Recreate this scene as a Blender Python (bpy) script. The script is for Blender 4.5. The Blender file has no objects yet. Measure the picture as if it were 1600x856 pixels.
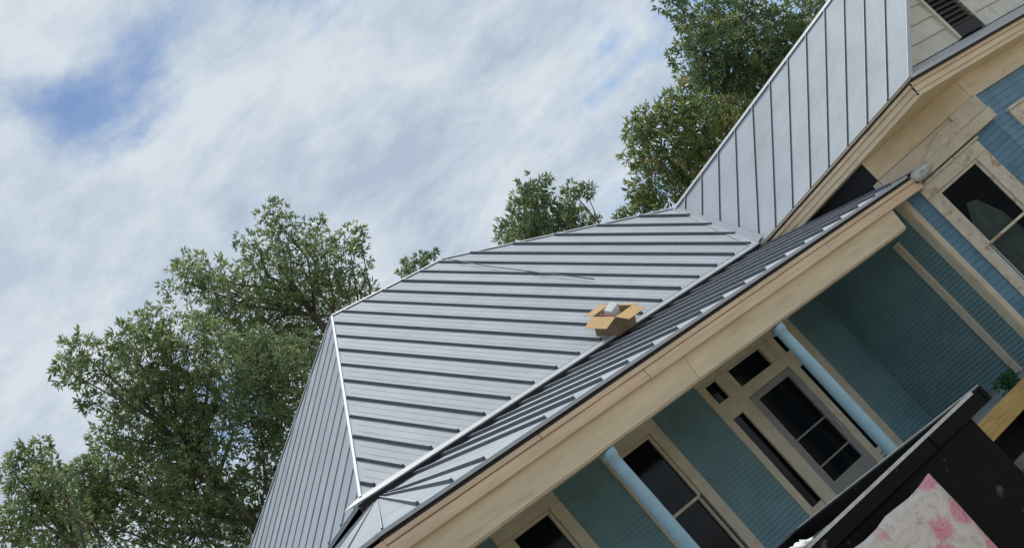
import bpy, bmesh, math, random
import numpy as np
from mathutils import Vector, Matrix

random.seed(7); rng = np.random.default_rng(11)
scene = bpy.context.scene
COL = scene.collection

# ------------------------------------------------------------------ camera
cam_d = bpy.data.cameras.new("camera"); cam = bpy.data.objects.new("camera", cam_d); COL.objects.link(cam)
yaw, pitch, roll = 0.7559, 0.2398, -0.7218            # phone held strongly tilted
fwd = Vector((math.sin(yaw)*math.cos(pitch), math.cos(yaw)*math.cos(pitch), math.sin(pitch)))
rgt = Vector((math.cos(yaw), -math.sin(yaw), 0)); upv = rgt.cross(fwd)
r2 = rgt*math.cos(roll) + upv*math.sin(roll); u2 = -rgt*math.sin(roll) + upv*math.cos(roll)
Mx = Matrix((r2, u2, -fwd)).transposed().to_4x4(); Mx.translation = (-3.967, -8.92, 1.63)
cam.matrix_world = Mx
cam_d.sensor_width = 36; cam_d.lens = 47.326; cam_d.clip_end = 3000; cam_d.clip_start = 0.05
scene.camera = cam

# ------------------------------------------------------------------ sun, sky, exposure
SUN_EL, SUN_AZ = math.radians(60), math.radians(60)    # azimuth clockwise from +Y
sdir = Vector((math.sin(SUN_AZ)*math.cos(SUN_EL), math.cos(SUN_AZ)*math.cos(SUN_EL), math.sin(SUN_EL)))
sun_d = bpy.data.lights.new("sun", 'SUN'); sun = bpy.data.objects.new("sun", sun_d); COL.objects.link(sun)
sun_d.energy = 2.5; sun_d.angle = math.radians(4.0); sun_d.color = (1.0, 0.95, 0.87)
sun.rotation_euler = sdir.to_track_quat('Z', 'Y').to_euler()
sun.location = (20, 10, 30)

world = bpy.data.worlds.new("World"); scene.world = world; world.use_nodes = True
nt = world.node_tree; nt.nodes.clear()
N = lambda t, **k: _node(nt, t, **k)
def _node(tree, t, **k):
    n = tree.nodes.new(t)
    for a, v in k.items():
        if a == 'inp':
            for i, x in v.items(): n.inputs[i].default_value = x
        else: setattr(n, a, v)
    return n
def build_world():
    L = nt.links.new
    out = N('ShaderNodeOutputWorld')
    sky = N('ShaderNodeTexSky', sky_type='NISHITA'); sky.sun_disc = False
    sky.sun_elevation = SUN_EL; sky.sun_rotation = SUN_AZ
    sky.air_density = 1.0; sky.dust_density = 0.2; sky.ozone_density = 3.0
    bg_sky = N('ShaderNodeBackground', inp={1: SKY_STRENGTH}); L(sky.outputs[0], bg_sky.inputs[0])
    tc = N('ShaderNodeTexCoord')
    sep = N('ShaderNodeSeparateXYZ'); L(tc.outputs['Generated'], sep.inputs[0])
    zc = N('ShaderNodeMath', operation='MAXIMUM', inp={1: 0.0}); L(sep.outputs[2], zc.inputs[0])
    za = N('ShaderNodeMath', operation='ADD', inp={1: 0.22}); L(zc.outputs[0], za.inputs[0])
    dv = N('ShaderNodeVectorMath', operation='DIVIDE')
    cmb = N('ShaderNodeCombineXYZ'); L(za.outputs[0], cmb.inputs[0]); L(za.outputs[0], cmb.inputs[1]); cmb.inputs[2].default_value = 1
    L(tc.outputs['Generated'], dv.inputs[0]); L(cmb.outputs[0], dv.inputs[1])
    mp = N('ShaderNodeMapping'); mp.inputs['Location'].default_value = CLOUD_OFFSET
    mp.inputs['Rotation'].default_value = (0, 0, CLOUD_ROT); mp.inputs['Scale'].default_value = (1.0, 1.0, 0.25)
    L(dv.outputs[0], mp.inputs[0])
    def noise(scale, detail, rough, dist, off=0.0):
        n = N('ShaderNodeTexNoise'); n.inputs['Scale'].default_value = scale; n.inputs['Detail'].default_value = detail
        n.inputs['Roughness'].default_value = rough; n.inputs['Distortion'].default_value = dist
        a = N('ShaderNodeVectorMath', operation='ADD', inp={1: (off, off*1.7, 0)}); L(mp.outputs[0], a.inputs[0]); L(a.outputs[0], n.inputs['Vector'])
        return n.outputs['Fac']
    big = noise(1.2, 2, .5, 0.0); mid = noise(3.4, 10, .57, 0.12, 4.3); det = noise(5.2, 10, .66, 0.15, 9.1)
    m1 = N('ShaderNodeMath', operation='MULTIPLY', inp={1: 0.45}); L(big, m1.inputs[0])
    m2 = N('ShaderNodeMath', operation='MULTIPLY', inp={1: 0.55}); L(mid, m2.inputs[0])
    add = N('ShaderNodeMath', operation='ADD'); L(m1.outputs[0], add.inputs[0]); L(m2.outputs[0], add.inputs[1])
    ramp = N('ShaderNodeValToRGB'); L(add.outputs[0], ramp.inputs[0])
    ramp.color_ramp.interpolation = 'EASE'
    ramp.color_ramp.elements[0].position = CLOUD_LO; ramp.color_ramp.elements[0].color = (0.0,)*3 + (1,)
    ramp.color_ramp.elements[1].position = CLOUD_HI; ramp.color_ramp.elements[1].color = (1, 1, 1, 1)
    tone = N('ShaderNodeValToRGB'); L(det, tone.inputs[0])
    tone.color_ramp.elements[0].position = .36; tone.color_ramp.elements[0].color = CLOUD_DARK
    tone.color_ramp.elements[1].position = .63; tone.color_ramp.elements[1].color = CLOUD_LIGHT
    bg_c = N('ShaderNodeBackground', inp={1: 1.0}); L(tone.outputs[0], bg_c.inputs[0])
    mix = N('ShaderNodeMixShader'); L(ramp.outputs[0], mix.inputs[0]); L(bg_sky.outputs[0], mix.inputs[1]); L(bg_c.outputs[0], mix.inputs[2])
    L(mix.outputs[0], out.inputs[0])
SKY_STRENGTH = 0.11; CLOUD_OFFSET = (3.949, 9.101, 0.0); CLOUD_ROT = 0.75; CLOUD_LO = .362; CLOUD_HI = .47
CLOUD_DARK = (.44, .53, .65, 1); CLOUD_LIGHT = (.68, .75, .81, 1)
build_world()
vs = scene.view_settings
vs.view_transform = 'Standard'; vs.look = 'None'; vs.exposure = 0.0; vs.gamma = 1.0; vs.use_curve_mapping = False
scene.cycles.max_bounces = 8; scene.cycles.transparent_max_bounces = 8

# ------------------------------------------------------------------ materials
MATS = {}
def mat(name, col, rough=.6, metal=0., spec=.5, var=0., vscale=6., bump=0., bscale=30., col2=None, c2lo=.55, c2hi=.65, c2scale=8., objvar=0., stretch=(1, 1, 1), coat=0.):
    m = bpy.data.materials.new(name); m.use_nodes = True; t = m.node_tree; L = t.links.new
    b = t.nodes['Principled BSDF']; b.inputs['Roughness'].default_value = rough; b.inputs['Metallic'].default_value = metal
    b.inputs['Specular IOR Level'].default_value = spec; b.inputs['Coat Weight'].default_value = coat
    tc = _node(t, 'ShaderNodeTexCoord'); mp = _node(t, 'ShaderNodeMapping'); mp.inputs['Scale'].default_value = stretch
    L(tc.outputs['Object'], mp.inputs[0])
    oi = _node(t, 'ShaderNodeObjectInfo')
    off = _node(t, 'ShaderNodeVectorMath', operation='ADD'); sc = _node(t, 'ShaderNodeMath', operation='MULTIPLY', inp={1: 37.0})
    L(oi.outputs['Random'], sc.inputs[0]); L(mp.outputs[0], off.inputs[0]); L(sc.outputs[0], off.inputs[1])
    cur = None
    rgb = _node(t, 'ShaderNodeRGB'); rgb.outputs[0].default_value = (*col, 1); cur = rgb.outputs[0]
    if col2 is not None:
        n = _node(t, 'ShaderNodeTexNoise', inp={'Scale': c2scale, 'Detail': 8., 'Roughness': .65, 'Distortion': .4}); L(off.outputs[0], n.inputs['Vector'])
        r = _node(t, 'ShaderNodeValToRGB'); r.color_ramp.elements[0].position = c2lo; r.color_ramp.elements[1].position = c2hi
        L(n.outputs['Fac'], r.inputs[0])
        mx = _node(t, 'ShaderNodeMix', data_type='RGBA'); L(r.outputs[0], mx.inputs[0]); L(cur, mx.inputs[6]); mx.inputs[7].default_value = (*col2, 1); cur = mx.outputs[2]
    if var:
        n = _node(t, 'ShaderNodeTexNoise', inp={'Scale': vscale, 'Detail': 6., 'Roughness': .6}); L(off.outputs[0], n.inputs['Vector'])
        mr = _node(t, 'ShaderNodeMapRange', inp={1: .3, 2: .7, 3: 1-var, 4: 1+var}); L(n.outputs['Fac'], mr.inputs[0])
        hv = _node(t, 'ShaderNodeHueSaturation'); L(mr.outputs[0], hv.inputs['Value']); L(cur, hv.inputs['Color']); cur = hv.outputs[0]
    if objvar:
        mr = _node(t, 'ShaderNodeMapRange', inp={1: 0., 2: 1., 3: 1-objvar, 4: 1+objvar}); L(oi.outputs['Random'], mr.inputs[0])
        hv = _node(t, 'ShaderNodeHueSaturation'); L(mr.outputs[0], hv.inputs['Value']); L(cur, hv.inputs['Color']); cur = hv.outputs[0]
    L(cur, b.inputs['Base Color'])
    if bump:
        n = _node(t, 'ShaderNodeTexNoise', inp={'Scale': bscale, 'Detail': 5., 'Roughness': .6}); L(off.outputs[0], n.inputs['Vector'])
        bp = _node(t, 'ShaderNodeBump', inp={'Strength': bump, 'Distance': .02}); L(n.outputs['Fac'], bp.inputs['Height']); L(bp.outputs[0], b.inputs['Normal'])
    MATS[name] = m; return m
mat('metal', (.415, .46, .50), rough=.7, metal=.0, spec=.22, var=.08, vscale=1.8, bump=.25, bscale=1.6, objvar=.04, col2=(.365, .405, .445), c2lo=.48, c2hi=.75, c2scale=2.2)
mat('metal_trim', (.445, .47, .50), rough=.5, metal=.0, var=.1, vscale=5)
mat('seam', (.085, .095, .11), rough=.5, metal=.0, var=.2, vscale=9)  # rib sides painted dark: their shade and shadow lines put into the colour
mat('felt', (.012, .013, .018), rough=.8, var=.3)
mat('membrane', (.05, .06, .075), rough=.35, var=.3, vscale=4, bump=.2, bscale=12)
mat('tan_paint', (.74, .605, .42), rough=.6, var=.12, vscale=3, col2=(.56, .43, .28), c2lo=.56, c2hi=.75, c2scale=3.5, bump=.1, bscale=20, stretch=(.4, 1, 3))
mat('tan_wood', (.75, .56, .38), rough=.65, var=.16, vscale=5, col2=(.54, .37, .23), c2lo=.55, c2hi=.72, c2scale=6, bump=.15, bscale=40, stretch=(.25, 1, 4))
mat('cream', (.66, .575, .44), rough=.65, var=.12, vscale=4, col2=(.50, .38, .25), c2lo=.6, c2hi=.7, c2scale=7, bump=.15, bscale=30)
mat('cream_peeling', (.66, .59, .47), rough=.75, var=.15, vscale=8, col2=(.42, .27, .16), c2lo=.54, c2hi=.66, c2scale=7, bump=.35, bscale=45)
mat('gable_board', (.62, .60, .52), rough=.7, var=.14, vscale=5, col2=(.32, .29, .22), c2lo=.58, c2hi=.75, c2scale=5, bump=.2, bscale=30, objvar=.06)
mat('blue_siding', (.12, .24, .335), rough=.6, var=.14, vscale=4, col2=(.09, .18, .25), c2lo=.5, c2hi=.7, c2scale=5)
mat('teal_siding', (.175, .30, .335), rough=.6, var=.12, vscale=2.5, col2=(.19, .32, .355), c2lo=.45, c2hi=.65, c2scale=1.5)
mat('blue_post', (.32, .50, .60), rough=.5, var=.1, vscale=6, col2=(.27, .42, .50), c2lo=.55, c2hi=.7, c2scale=6, bump=.1, bscale=25)
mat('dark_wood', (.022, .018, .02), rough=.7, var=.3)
mat('glass', (.004, .005, .008), rough=.08, spec=.22)
mat('screen_rail', (.30, .29, .27), rough=.6, var=.1)
mat('interior', (.05, .045, .04), rough=.9)
mat('pale_sheet', (.66, .66, .58), rough=.9, var=.25, vscale=9, bump=.3, bscale=12)
mat('new_lumber', (.52, .34, .11), rough=.65, var=.2, vscale=7, col2=(.34, .18, .05), c2lo=.52, c2hi=.66, c2scale=5, bump=.2, bscale=30, stretch=(.3, 2, 4))
mat('porch_ceiling', (.52, .62, .64), rough=.6, var=.06)
mat('porch_floor', (.26, .29, .30), rough=.7, var=.15)
mat('concrete', (.5, .49, .46), rough=.85, var=.15, bump=.3)
mat('ground', (.34, .29, .22), rough=.95, var=.35, vscale=1.2, col2=(.22, .21, .12), c2lo=.45, c2hi=.6, c2scale=.7, bump=.5, bscale=8)
mat('cardboard', (.27, .19, .11), rough=.8, var=.1, vscale=8, bump=.1, bscale=60)  # box sides: the shade on them is put into this darker brown
mat('cardboard_sunlit', (.62, .40, .17), rough=.8, var=.1, vscale=8)  # flaps of the same box, sunlight put into the brighter orange colour
mat('white_paper', (.75, .75, .74), rough=.8, var=.08)
mat('brick_red', (.20, .05, .03), rough=.8)
mat('black_paint', (.0035, .0035, .0035), rough=.5, spec=.14, var=.3, vscale=8, col2=(.09, .09, .08), c2lo=.645, c2hi=.72, c2scale=11, bump=.2, bscale=9)
mat('worn_white', (.55, .55, .53), rough=.7, var=.25, vscale=20)
mat('rubber', (.015, .015, .015), rough=.8)
mat('grey_tin', (.55, .57, .59), rough=.5, metal=.1, var=.25, vscale=20, bump=.4, bscale=25)
mat('black_wire', (.02, .02, .025), rough=.5)
mat('louvre_slat', (.045, .038, .04), rough=.7, var=.3)
mat('leaf_stem', (.05, .12, .03))
mat('bark', (.10, .08, .06), rough=.9, var=.3, vscale=12, bump=.6, bscale=25)
def printed():
    m = bpy.data.materials.new('floral_print'); m.use_nodes = True; t = m.node_tree; L = t.links.new; b = t.nodes['Principled BSDF']
    b.inputs['Roughness'].default_value = .55
    tc = _node(t, 'ShaderNodeTexCoord')
    mp = _node(t, 'ShaderNodeMapping'); mp.inputs['Rotation'].default_value = (0, .35, .2); mp.inputs['Location'].default_value = (0.1, 0.0, 0.12); L(tc.outputs['Object'], mp.inputs[0])
    n = _node(t, 'ShaderNodeTexNoise', inp={'Scale': 9., 'Detail': 10., 'Roughness': .75, 'Distortion': 1.6}); L(mp.outputs[0], n.inputs['Vector'])
    r = _node(t, 'ShaderNodeValToRGB'); e = r.color_ramp.elements
    e[0].position = .32; e[0].color = (.30, .25, .21, 1); e[1].position = .62; e[1].color = (.72, .68, .64, 1)
    k = e.new(.46); k.color = (.62, .57, .49, 1); k = e.new(.52); k.color = (.70, .62, .60, 1)
    L(n.outputs['Fac'], r.inputs[0])
    v = _node(t, 'ShaderNodeTexVoronoi', inp={'Scale': 4.6, 'Randomness': .8}); 
    wn = _node(t, 'ShaderNodeMix', data_type='VECTOR'); wn.inputs[0].default_value = .12; L(mp.outputs[0], wn.inputs[4]); L(n.outputs['Color'], wn.inputs[5]); L(wn.outputs[1], v.inputs['Vector'])
    rr = _node(t, 'ShaderNodeValToRGB'); e = rr.color_ramp.elements
    e[0].position = .30; e[0].color = (.8, .8, .8, 1); e[1].position = .40; e[1].color = (0, 0, 0, 1); L(v.outputs['Distance'], rr.inputs[0])
    n2 = _node(t, 'ShaderNodeTexNoise', inp={'Scale': 22., 'Detail': 8., 'Roughness': .7, 'Distortion': 2.5}); L(mp.outputs[0], n2.inputs['Vector'])
    pr = _node(t, 'ShaderNodeValToRGB'); e = pr.color_ramp.elements
    e[0].position = .35; e[0].color = (.60, .08, .18, 1); e[1].position = .66; e[1].color = (.80, .38, .47, 1); L(n2.outputs['Fac'], pr.inputs[0])
    mx = _node(t, 'ShaderNodeMix', data_type='RGBA'); L(rr.outputs[0], mx.inputs[0]); L(r.outputs[0], mx.inputs[6]); L(pr.outputs[0], mx.inputs[7]); L(mx.outputs[2], b.inputs['Base Color'])
    bp = _node(t, 'ShaderNodeBump', inp={'Strength': .35, 'Distance': .02}); L(n.outputs['Fac'], bp.inputs['Height']); L(bp.outputs[0], b.inputs['Normal'])
    MATS['floral_print'] = m
printed()
def leaf_mat(name, dark, light, accent=None):
    m = bpy.data.materials.new(name); m.use_nodes = True; t = m.node_tree; L = t.links.new; t.nodes.clear()
    o = _node(t, 'ShaderNodeOutputMaterial'); at = _node(t, 'ShaderNodeAttribute', attribute_name='tint')
    r = _node(t, 'ShaderNodeValToRGB'); e = r.color_ramp.elements
    e[0].position = 0; e[0].color = (*dark, 1); e[1].position = .93; e[1].color = (*light, 1)
    if accent: k = e.new(1.0); k.color = (*accent, 1)
    L(at.outputs['Fac'], r.inputs[0])
    d = _node(t, 'ShaderNodeBsdfPrincipled'); d.inputs['Roughness'].default_value = .38; d.inputs['Specular IOR Level'].default_value = .6; L(r.outputs[0], d.inputs['Base Color'])
    tr = _node(t, 'ShaderNodeBsdfTranslucent'); hv = _node(t, 'ShaderNodeHueSaturation', inp={'Hue': .485, 'Saturation': .95, 'Value': 1.6}); L(r.outputs[0], hv.inputs['Color']); L(hv.outputs[0], tr.inputs[0])
    mx = _node(t, 'ShaderNodeMixShader', inp={0: .5}); L(d.outputs[0], mx.inputs[1]); L(tr.outputs[0], mx.inputs[2]); L(mx.outputs[0], o.inputs[0])
    MATS[name] = m
leaf_mat('leaf', (.088, .150, .072), (.245, .32, .12), (.31, .28, .14))
leaf_mat('leaf_dark', (.060, .115, .058), (.18, .26, .095), (.25, .24, .08))
leaf_mat('leaf_yellow', (.075, .13, .048), (.235, .30, .08), (.28, .14, .10))
leaf_mat('leaf_weed', (.02, .08, .03), (.05, .17, .07))

# ------------------------------------------------------------------ helpers
WL = {}
def V3(*a): return Vector(a)
class MB:
    def __init__(s): s.v = []; s.f = []; s.m = []
    def poly(s, pts, mi=0):
        i = len(s.v); s.v += [tuple(p) for p in pts]; s.f.append(tuple(range(i, i+len(pts)))); s.m.append(mi)
    def hexa(s, p, mi=0, top=None):           # p: 8 points, bottom ring then top ring (ccw seen from outside the top)
        i = len(s.v); s.v += [tuple(q) for q in p]
        for k, q in enumerate(((3, 2, 1, 0), (4, 5, 6, 7), (0, 1, 5, 4), (1, 2, 6, 5), (2, 3, 7, 6), (3, 0, 4, 7))):
            s.f.append(tuple(i+j for j in q)); s.m.append(top if (k == 1 and top is not None) else mi)
    def box(s, x0, x1, y0, y1, z0, z1, mi=0):
        s.hexa([(x0, y0, z0), (x1, y0, z0), (x1, y1, z0), (x0, y1, z0), (x0, y0, z1), (x1, y0, z1), (x1, y1, z1), (x0, y1, z1)], mi)
    def prism(s, pts, off, mi=0):             # polygon extruded by vector off
        a = [Vector(p) for p in pts]; b = [p + Vector(off) for p in a]; n = len(a)
        s.poly(b, mi); s.poly(a[::-1], mi)
        for k in range(n): s.poly([a[k], a[(k+1) % n], b[(k+1) % n], b[k]], mi)
    def tube(s, pts, rad, seg=8, mi=0, cap=True):
        pts = [Vector(p) for p in pts]; rings = []
        if not hasattr(rad, '__len__'): rad = [rad]*len(pts)
        for k, p in enumerate(pts):
            d = (pts[min(k+1, len(pts)-1)] - pts[max(k-1, 0)]).normalized()
            a = d.cross(Vector((0, 0, 1)) if abs(d.z) < .9 else Vector((1, 0, 0))).normalized(); b = d.cross(a)
            i = len(s.v); rings.append(i)
            for j in range(seg):
                t = 2*math.pi*j/seg; s.v.append(tuple(p + (a*math.cos(t) + b*math.sin(t))*rad[k]))
        for k in range(len(pts)-1):
            for j in range(seg):
                q = (j+1) % seg; s.f.append((rings[k]+j, rings[k]+q, rings[k+1]+q, rings[k+1]+j)); s.m.append(mi)
        if cap:
            s.f.append(tuple(rings[0]+j for j in range(seg))[::-1]); s.m.append(mi)
            s.f.append(tuple(rings[-1]+j for j in range(seg))); s.m.append(mi)
    def build(s, name, mats, parent=None, smooth=False, bevel=0., kind=None):
        if isinstance(mats, str): mats = [mats]
        c = Vector(((min(v[0] for v in s.v)+max(v[0] for v in s.v))/2, (min(v[1] for v in s.v)+max(v[1] for v in s.v))/2, min(v[2] for v in s.v)))
        me = bpy.data.meshes.new(name); me.from_pydata([tuple(Vector(v)-c) for v in s.v], [], s.f)
        for m in mats: me.materials.append(MATS[m])
        me.polygons.foreach_set('material_index', s.m); 
        if smooth: me.polygons.foreach_set('use_smooth', [True]*len(s.f))
        me.update()
        o = bpy.data.objects.new(name, me); COL.objects.link(o); place(o, c, parent)
        if bevel:
            b = o.modifiers.new('edge', 'BEVEL'); b.width = bevel; b.segments = 1; b.limit_method = 'ANGLE'
        if kind: o['kind'] = kind
        return o
def place(o, c, parent):
    WL[o.name] = Vector(c)
    if parent is not None: o.parent = parent; o.location = Vector(c) - WL[parent.name]
    else: o.location = c
def thing(name, loc, label, cat, group=None):
    o = bpy.data.objects.new(name, None); COL.objects.link(o); o.empty_display_size = .3; place(o, loc, None); return tag(o, label, cat, group)
def tag(o, label, cat, group=None):
    o['label'] = label; o['category'] = cat
    if group: o['group'] = group
    return o
class Wall:
    """a vertical wall frame: u along the wall, w outwards, z up"""
    def __init__(s, o, u, n): s.o = Vector((*o, 0)); s.u = Vector((*u, 0)).normalized(); s.n = Vector((*n, 0)).normalized()
    def P(s, u, w, z): return s.o + s.u*u + s.n*w + Vector((0, 0, z))
    def box(s, mb, u0, u1, w0, w1, z0, z1, mi=0):
        P = s.P; mb.hexa([P(u0, w1, z0), P(u1, w1, z0), P(u1, w0, z0), P(u0, w0, z0), P(u0, w1, z1), P(u1, w1, z1), P(u1, w0, z1), P(u0, w0, z1)], mi)
    def part(s, name, m, parent, u0, u1, w0, w1, z0, z1, bevel=.004):
        mb = MB(); s.box(mb, u0, u1, w0, w1, z0, z1); return mb.build(name, m, parent, bevel=bevel)
def holes_spans(u0, u1, z0, z1, holes):
    cut = sorted([(max(u0, a), min(u1, b)) for a, b, c, d in holes if c < z1-1e-4 and d > z0+1e-4 and b > u0 and a < u1]); out = []; cu = u0
    for a, b in cut:
        if a > cu: out.append((cu, a))
        cu = max(cu, b)
    if cu < u1: out.append((cu, u1))
    return out
def siding(W, u0, u1, z0, z1, holes, pitch, m, parent, lap=.012, backing='interior', thick=.1):
    mb = MB(); z = z0; k = 0
    while z < z1-1e-4:
        zt = min(z+pitch, z1)
        for a, b in holes_spans(u0, u1, z, zt, holes):
            j = random.uniform(-.0015, .0015); P = W.P   # lapped board: bottom edge proud
            mb.hexa([P(a, lap+j, z), P(b, lap+j, z), P(b, -.005, z), P(a, -.005, z), P(a, .003, zt), P(b, .003, zt), P(b, -.005, zt), P(a, -.005, zt)])
        z = zt
    o = mb.build('siding', m, parent, kind='stuff')
    mb = MB(); zs = sorted({z0, z1, *[h[2] for h in holes], *[h[3] for h in holes]}); zs = [z for z in zs if z0 <= z <= z1]
    for za, zb in zip(zs[:-1], zs[1:]):
        for a, b in holes_spans(u0, u1, za, zb, holes): W.box(mb, a, b, -thick, -.006, za, zb)
    return mb.build('wall', backing, parent)
S = .406
def clip(poly, u, keep_gt):
    out = []
    for i in range(len(poly)):
        a, b = poly[i], poly[(i+1) % len(poly)]; da, db = a[0]-u, b[0]-u
        if not keep_gt: da, db = -da, -db
        if da >= 0: out.append(a)
        if da*db < 0: t = da/(da-db); out.append((a[0]+(b[0]-a[0])*t, a[1]+(b[1]-a[1])*t))
    return out
def vspan(poly, u):
    vs_ = []
    for i in range(len(poly)):
        a, b = poly[i], poly[(i+1) % len(poly)]
        if (a[0]-u)*(b[0]-u) <= 0 and abs(a[0]-b[0]) > 1e-9: vs_.append(a[1]+(b[1]-a[1])*(u-a[0])/(b[0]-a[0]))
    return (min(vs_), max(vs_)) if len(vs_) > 1 else (0, 0)
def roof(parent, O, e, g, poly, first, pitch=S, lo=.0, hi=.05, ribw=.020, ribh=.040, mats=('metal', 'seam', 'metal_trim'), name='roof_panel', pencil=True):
    O, e, g = Vector(O), Vector(e).normalized(), Vector(g).normalized(); n = e.cross(g)
    Q = lambda u, v, h=0.: O + e*u + g*v + n*h
    us = [p[0] for p in poly]; k0 = math.floor((min(us)-first)/pitch); k1 = math.ceil((max(us)-first)/pitch)
    for k in range(k0, k1):
        a, b = first+k*pitch, first+(k+1)*pitch
        c = clip(clip(poly, a+.002, True), b-.002, False)
        if len(c) < 3: continue
        mb = MB(); mb.prism([Q(u, v, 0) for u, v in c], n*.006)
        for q in (.34, .66):                  # two shallow stiffening ribs per pan
            a_ = a+(b-a)*q
            if min(us)+.03 < a_ < max(us)-.03 and pencil:
                v0, v1 = vspan(poly, a_); v0 += .05; v1 -= .12
                if v1-v0 > .1: mb.hexa([Q(a_-.016, v0, .005), Q(a_+.016, v0, .005), Q(a_+.016, v1, .005), Q(a_-.016, v1, .005), Q(a_-.007, v0+.02, .0105), Q(a_+.007, v0+.02, .0105), Q(a_+.007, v1-.02, .0105), Q(a_-.007, v1-.02, .0105)])
        if min(us)+.03 < a < max(us)-.03:
            v0, v1 = vspan(poly, a); L_ = lo(a) if callable(lo) else lo; H_ = hi(a) if callable(hi) else hi
            v0 += L_; v1 -= H_
            if v1-v0 > .08:
                h = ribh*random.uniform(.92, 1.08); w = ribw
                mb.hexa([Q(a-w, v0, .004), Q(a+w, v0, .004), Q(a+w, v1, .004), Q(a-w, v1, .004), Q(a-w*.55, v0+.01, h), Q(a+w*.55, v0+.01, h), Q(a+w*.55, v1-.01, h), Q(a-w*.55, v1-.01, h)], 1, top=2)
        mb.build(name, list(mats), parent)
def deck(name, polys, parent, m='dark_wood', th=-.03):
    mb = MB()
    for P in polys:
        P = [Vector(p) for p in P]; n = (P[1]-P[0]).cross(P[2]-P[0]).normalized()
        if n.z < 0: P = P[::-1]; n = -n
        mb.prism([p - n*.035 for p in P], n*.032)
    return mb.build(name, m, parent)
def cap(name, a, b, n1, n2, parent, w=.09, m='metal_trim', lift=.048):
    """inverted V strip along the edge a-b; n1, n2 = the directions the two wings lie in"""
    a, b, n1, n2 = Vector(a), Vector(b), Vector(n1).normalized(), Vector(n2).normalized(); up = -(n1+n2).normalized()*.0 + Vector((0, 0, lift)); mb = MB()
    for n_ in (n1, n2):
        mb.prism([a+up, b+up, b+up+n_*w, a+up+n_*w], (0, 0, .005))
    return mb.build(name, m, parent)

# ------------------------------------------------------------------ ground
mb = MB(); mb.poly([(-400, -400, 0), (400, -400, 0), (400, 400, 0), (-400, 400, 0)])
g_ = mb.build('ground', 'ground'); g_['kind'] = 'structure'

# ------------------------------------------------------------------ the house
house = thing('old_house', (7, 5, 0), 'old blue wooden house with grey standing seam metal roofs and front porch', 'house')
T = .8252; CT = 1/math.sqrt(1+T*T); ST = T*CT
EX, EY, EZ = 2.973, 2.141, 4.071; K = 4.142
A = V3(EX+K, EY+K, EZ+K*T); RX = 9.477
Rr = V3(RX, A.y, A.z); PXv, YP = 11.72, 4.04; ZP = EZ+(YP-EY)*T; Pp = V3(PXv, YP, ZP)      # P: where hip, valley and wing ridge meet
E0 = V3(EX, EY, EZ); B0 = V3(EX, EY+2*K, EZ); E1 = V3(RX+K, EY, EZ); B1 = V3(RX+K, EY+2*K, EZ)
# --- main hipped roof
main = deck('main_roof', [[E0, E1, Rr, A], [B0, E0, A], [E1, B1, Rr], [B1, B0, A, Rr]], house, 'metal')
vA = K/CT; vP = (YP-EY)/CT; XV = 10.215; XR = PXv
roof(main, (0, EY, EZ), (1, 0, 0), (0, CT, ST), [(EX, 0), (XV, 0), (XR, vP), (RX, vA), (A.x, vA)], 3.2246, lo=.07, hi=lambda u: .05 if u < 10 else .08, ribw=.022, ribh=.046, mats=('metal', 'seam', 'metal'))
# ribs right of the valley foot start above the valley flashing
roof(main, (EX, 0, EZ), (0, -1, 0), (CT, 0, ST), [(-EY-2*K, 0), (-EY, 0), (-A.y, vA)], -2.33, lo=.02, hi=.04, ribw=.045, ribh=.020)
cap('hip_cap', E0, A, (1, 0, 0), (0, 1, 0), main, w=.032, lift=.03)
cap('ridge_cap', A, Rr, (0, -CT, -ST), (0, CT, -ST), main, w=.045, lift=.03)
cap('hip_cap', Rr, Pp, (-1, 0, 0.), (0, 1, 0), main, w=.05, lift=.03)
cap('hip_cap', B0, A, (1, 0, 0), (0, -1, 0), main, w=.06, lift=.03)
Qm = lambda x, v, h_: V3(x, EY+v*CT, EZ+v*ST)+V3(0, -ST, CT)*h_
mb = MB(); mb.prism([Qm(EX-.26, -.045, .006), Qm(10.2, -.045, .006), Qm(10.2, .030, .010), Qm(EX-.02, .030, .010)], V3(0, -ST, CT)*.008); mb.build('eave_flashing', 'metal_trim', main)
mb = MB(); mb.prism([Qm(EX+.02, .036, .006), Qm(10.15, .036, .006), Qm(10.15, .052, .006), Qm(EX+.05, .052, .006)], V3(0, -ST, CT)*.010); mb.build('eave_cleat', 'seam', main)
mb = MB(); mb.box(EX-.05, 10.2, EY+.01, EY+.04, EZ-.12, EZ-.03); mb.build('eave_board', 'dark_wood', main)
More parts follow.
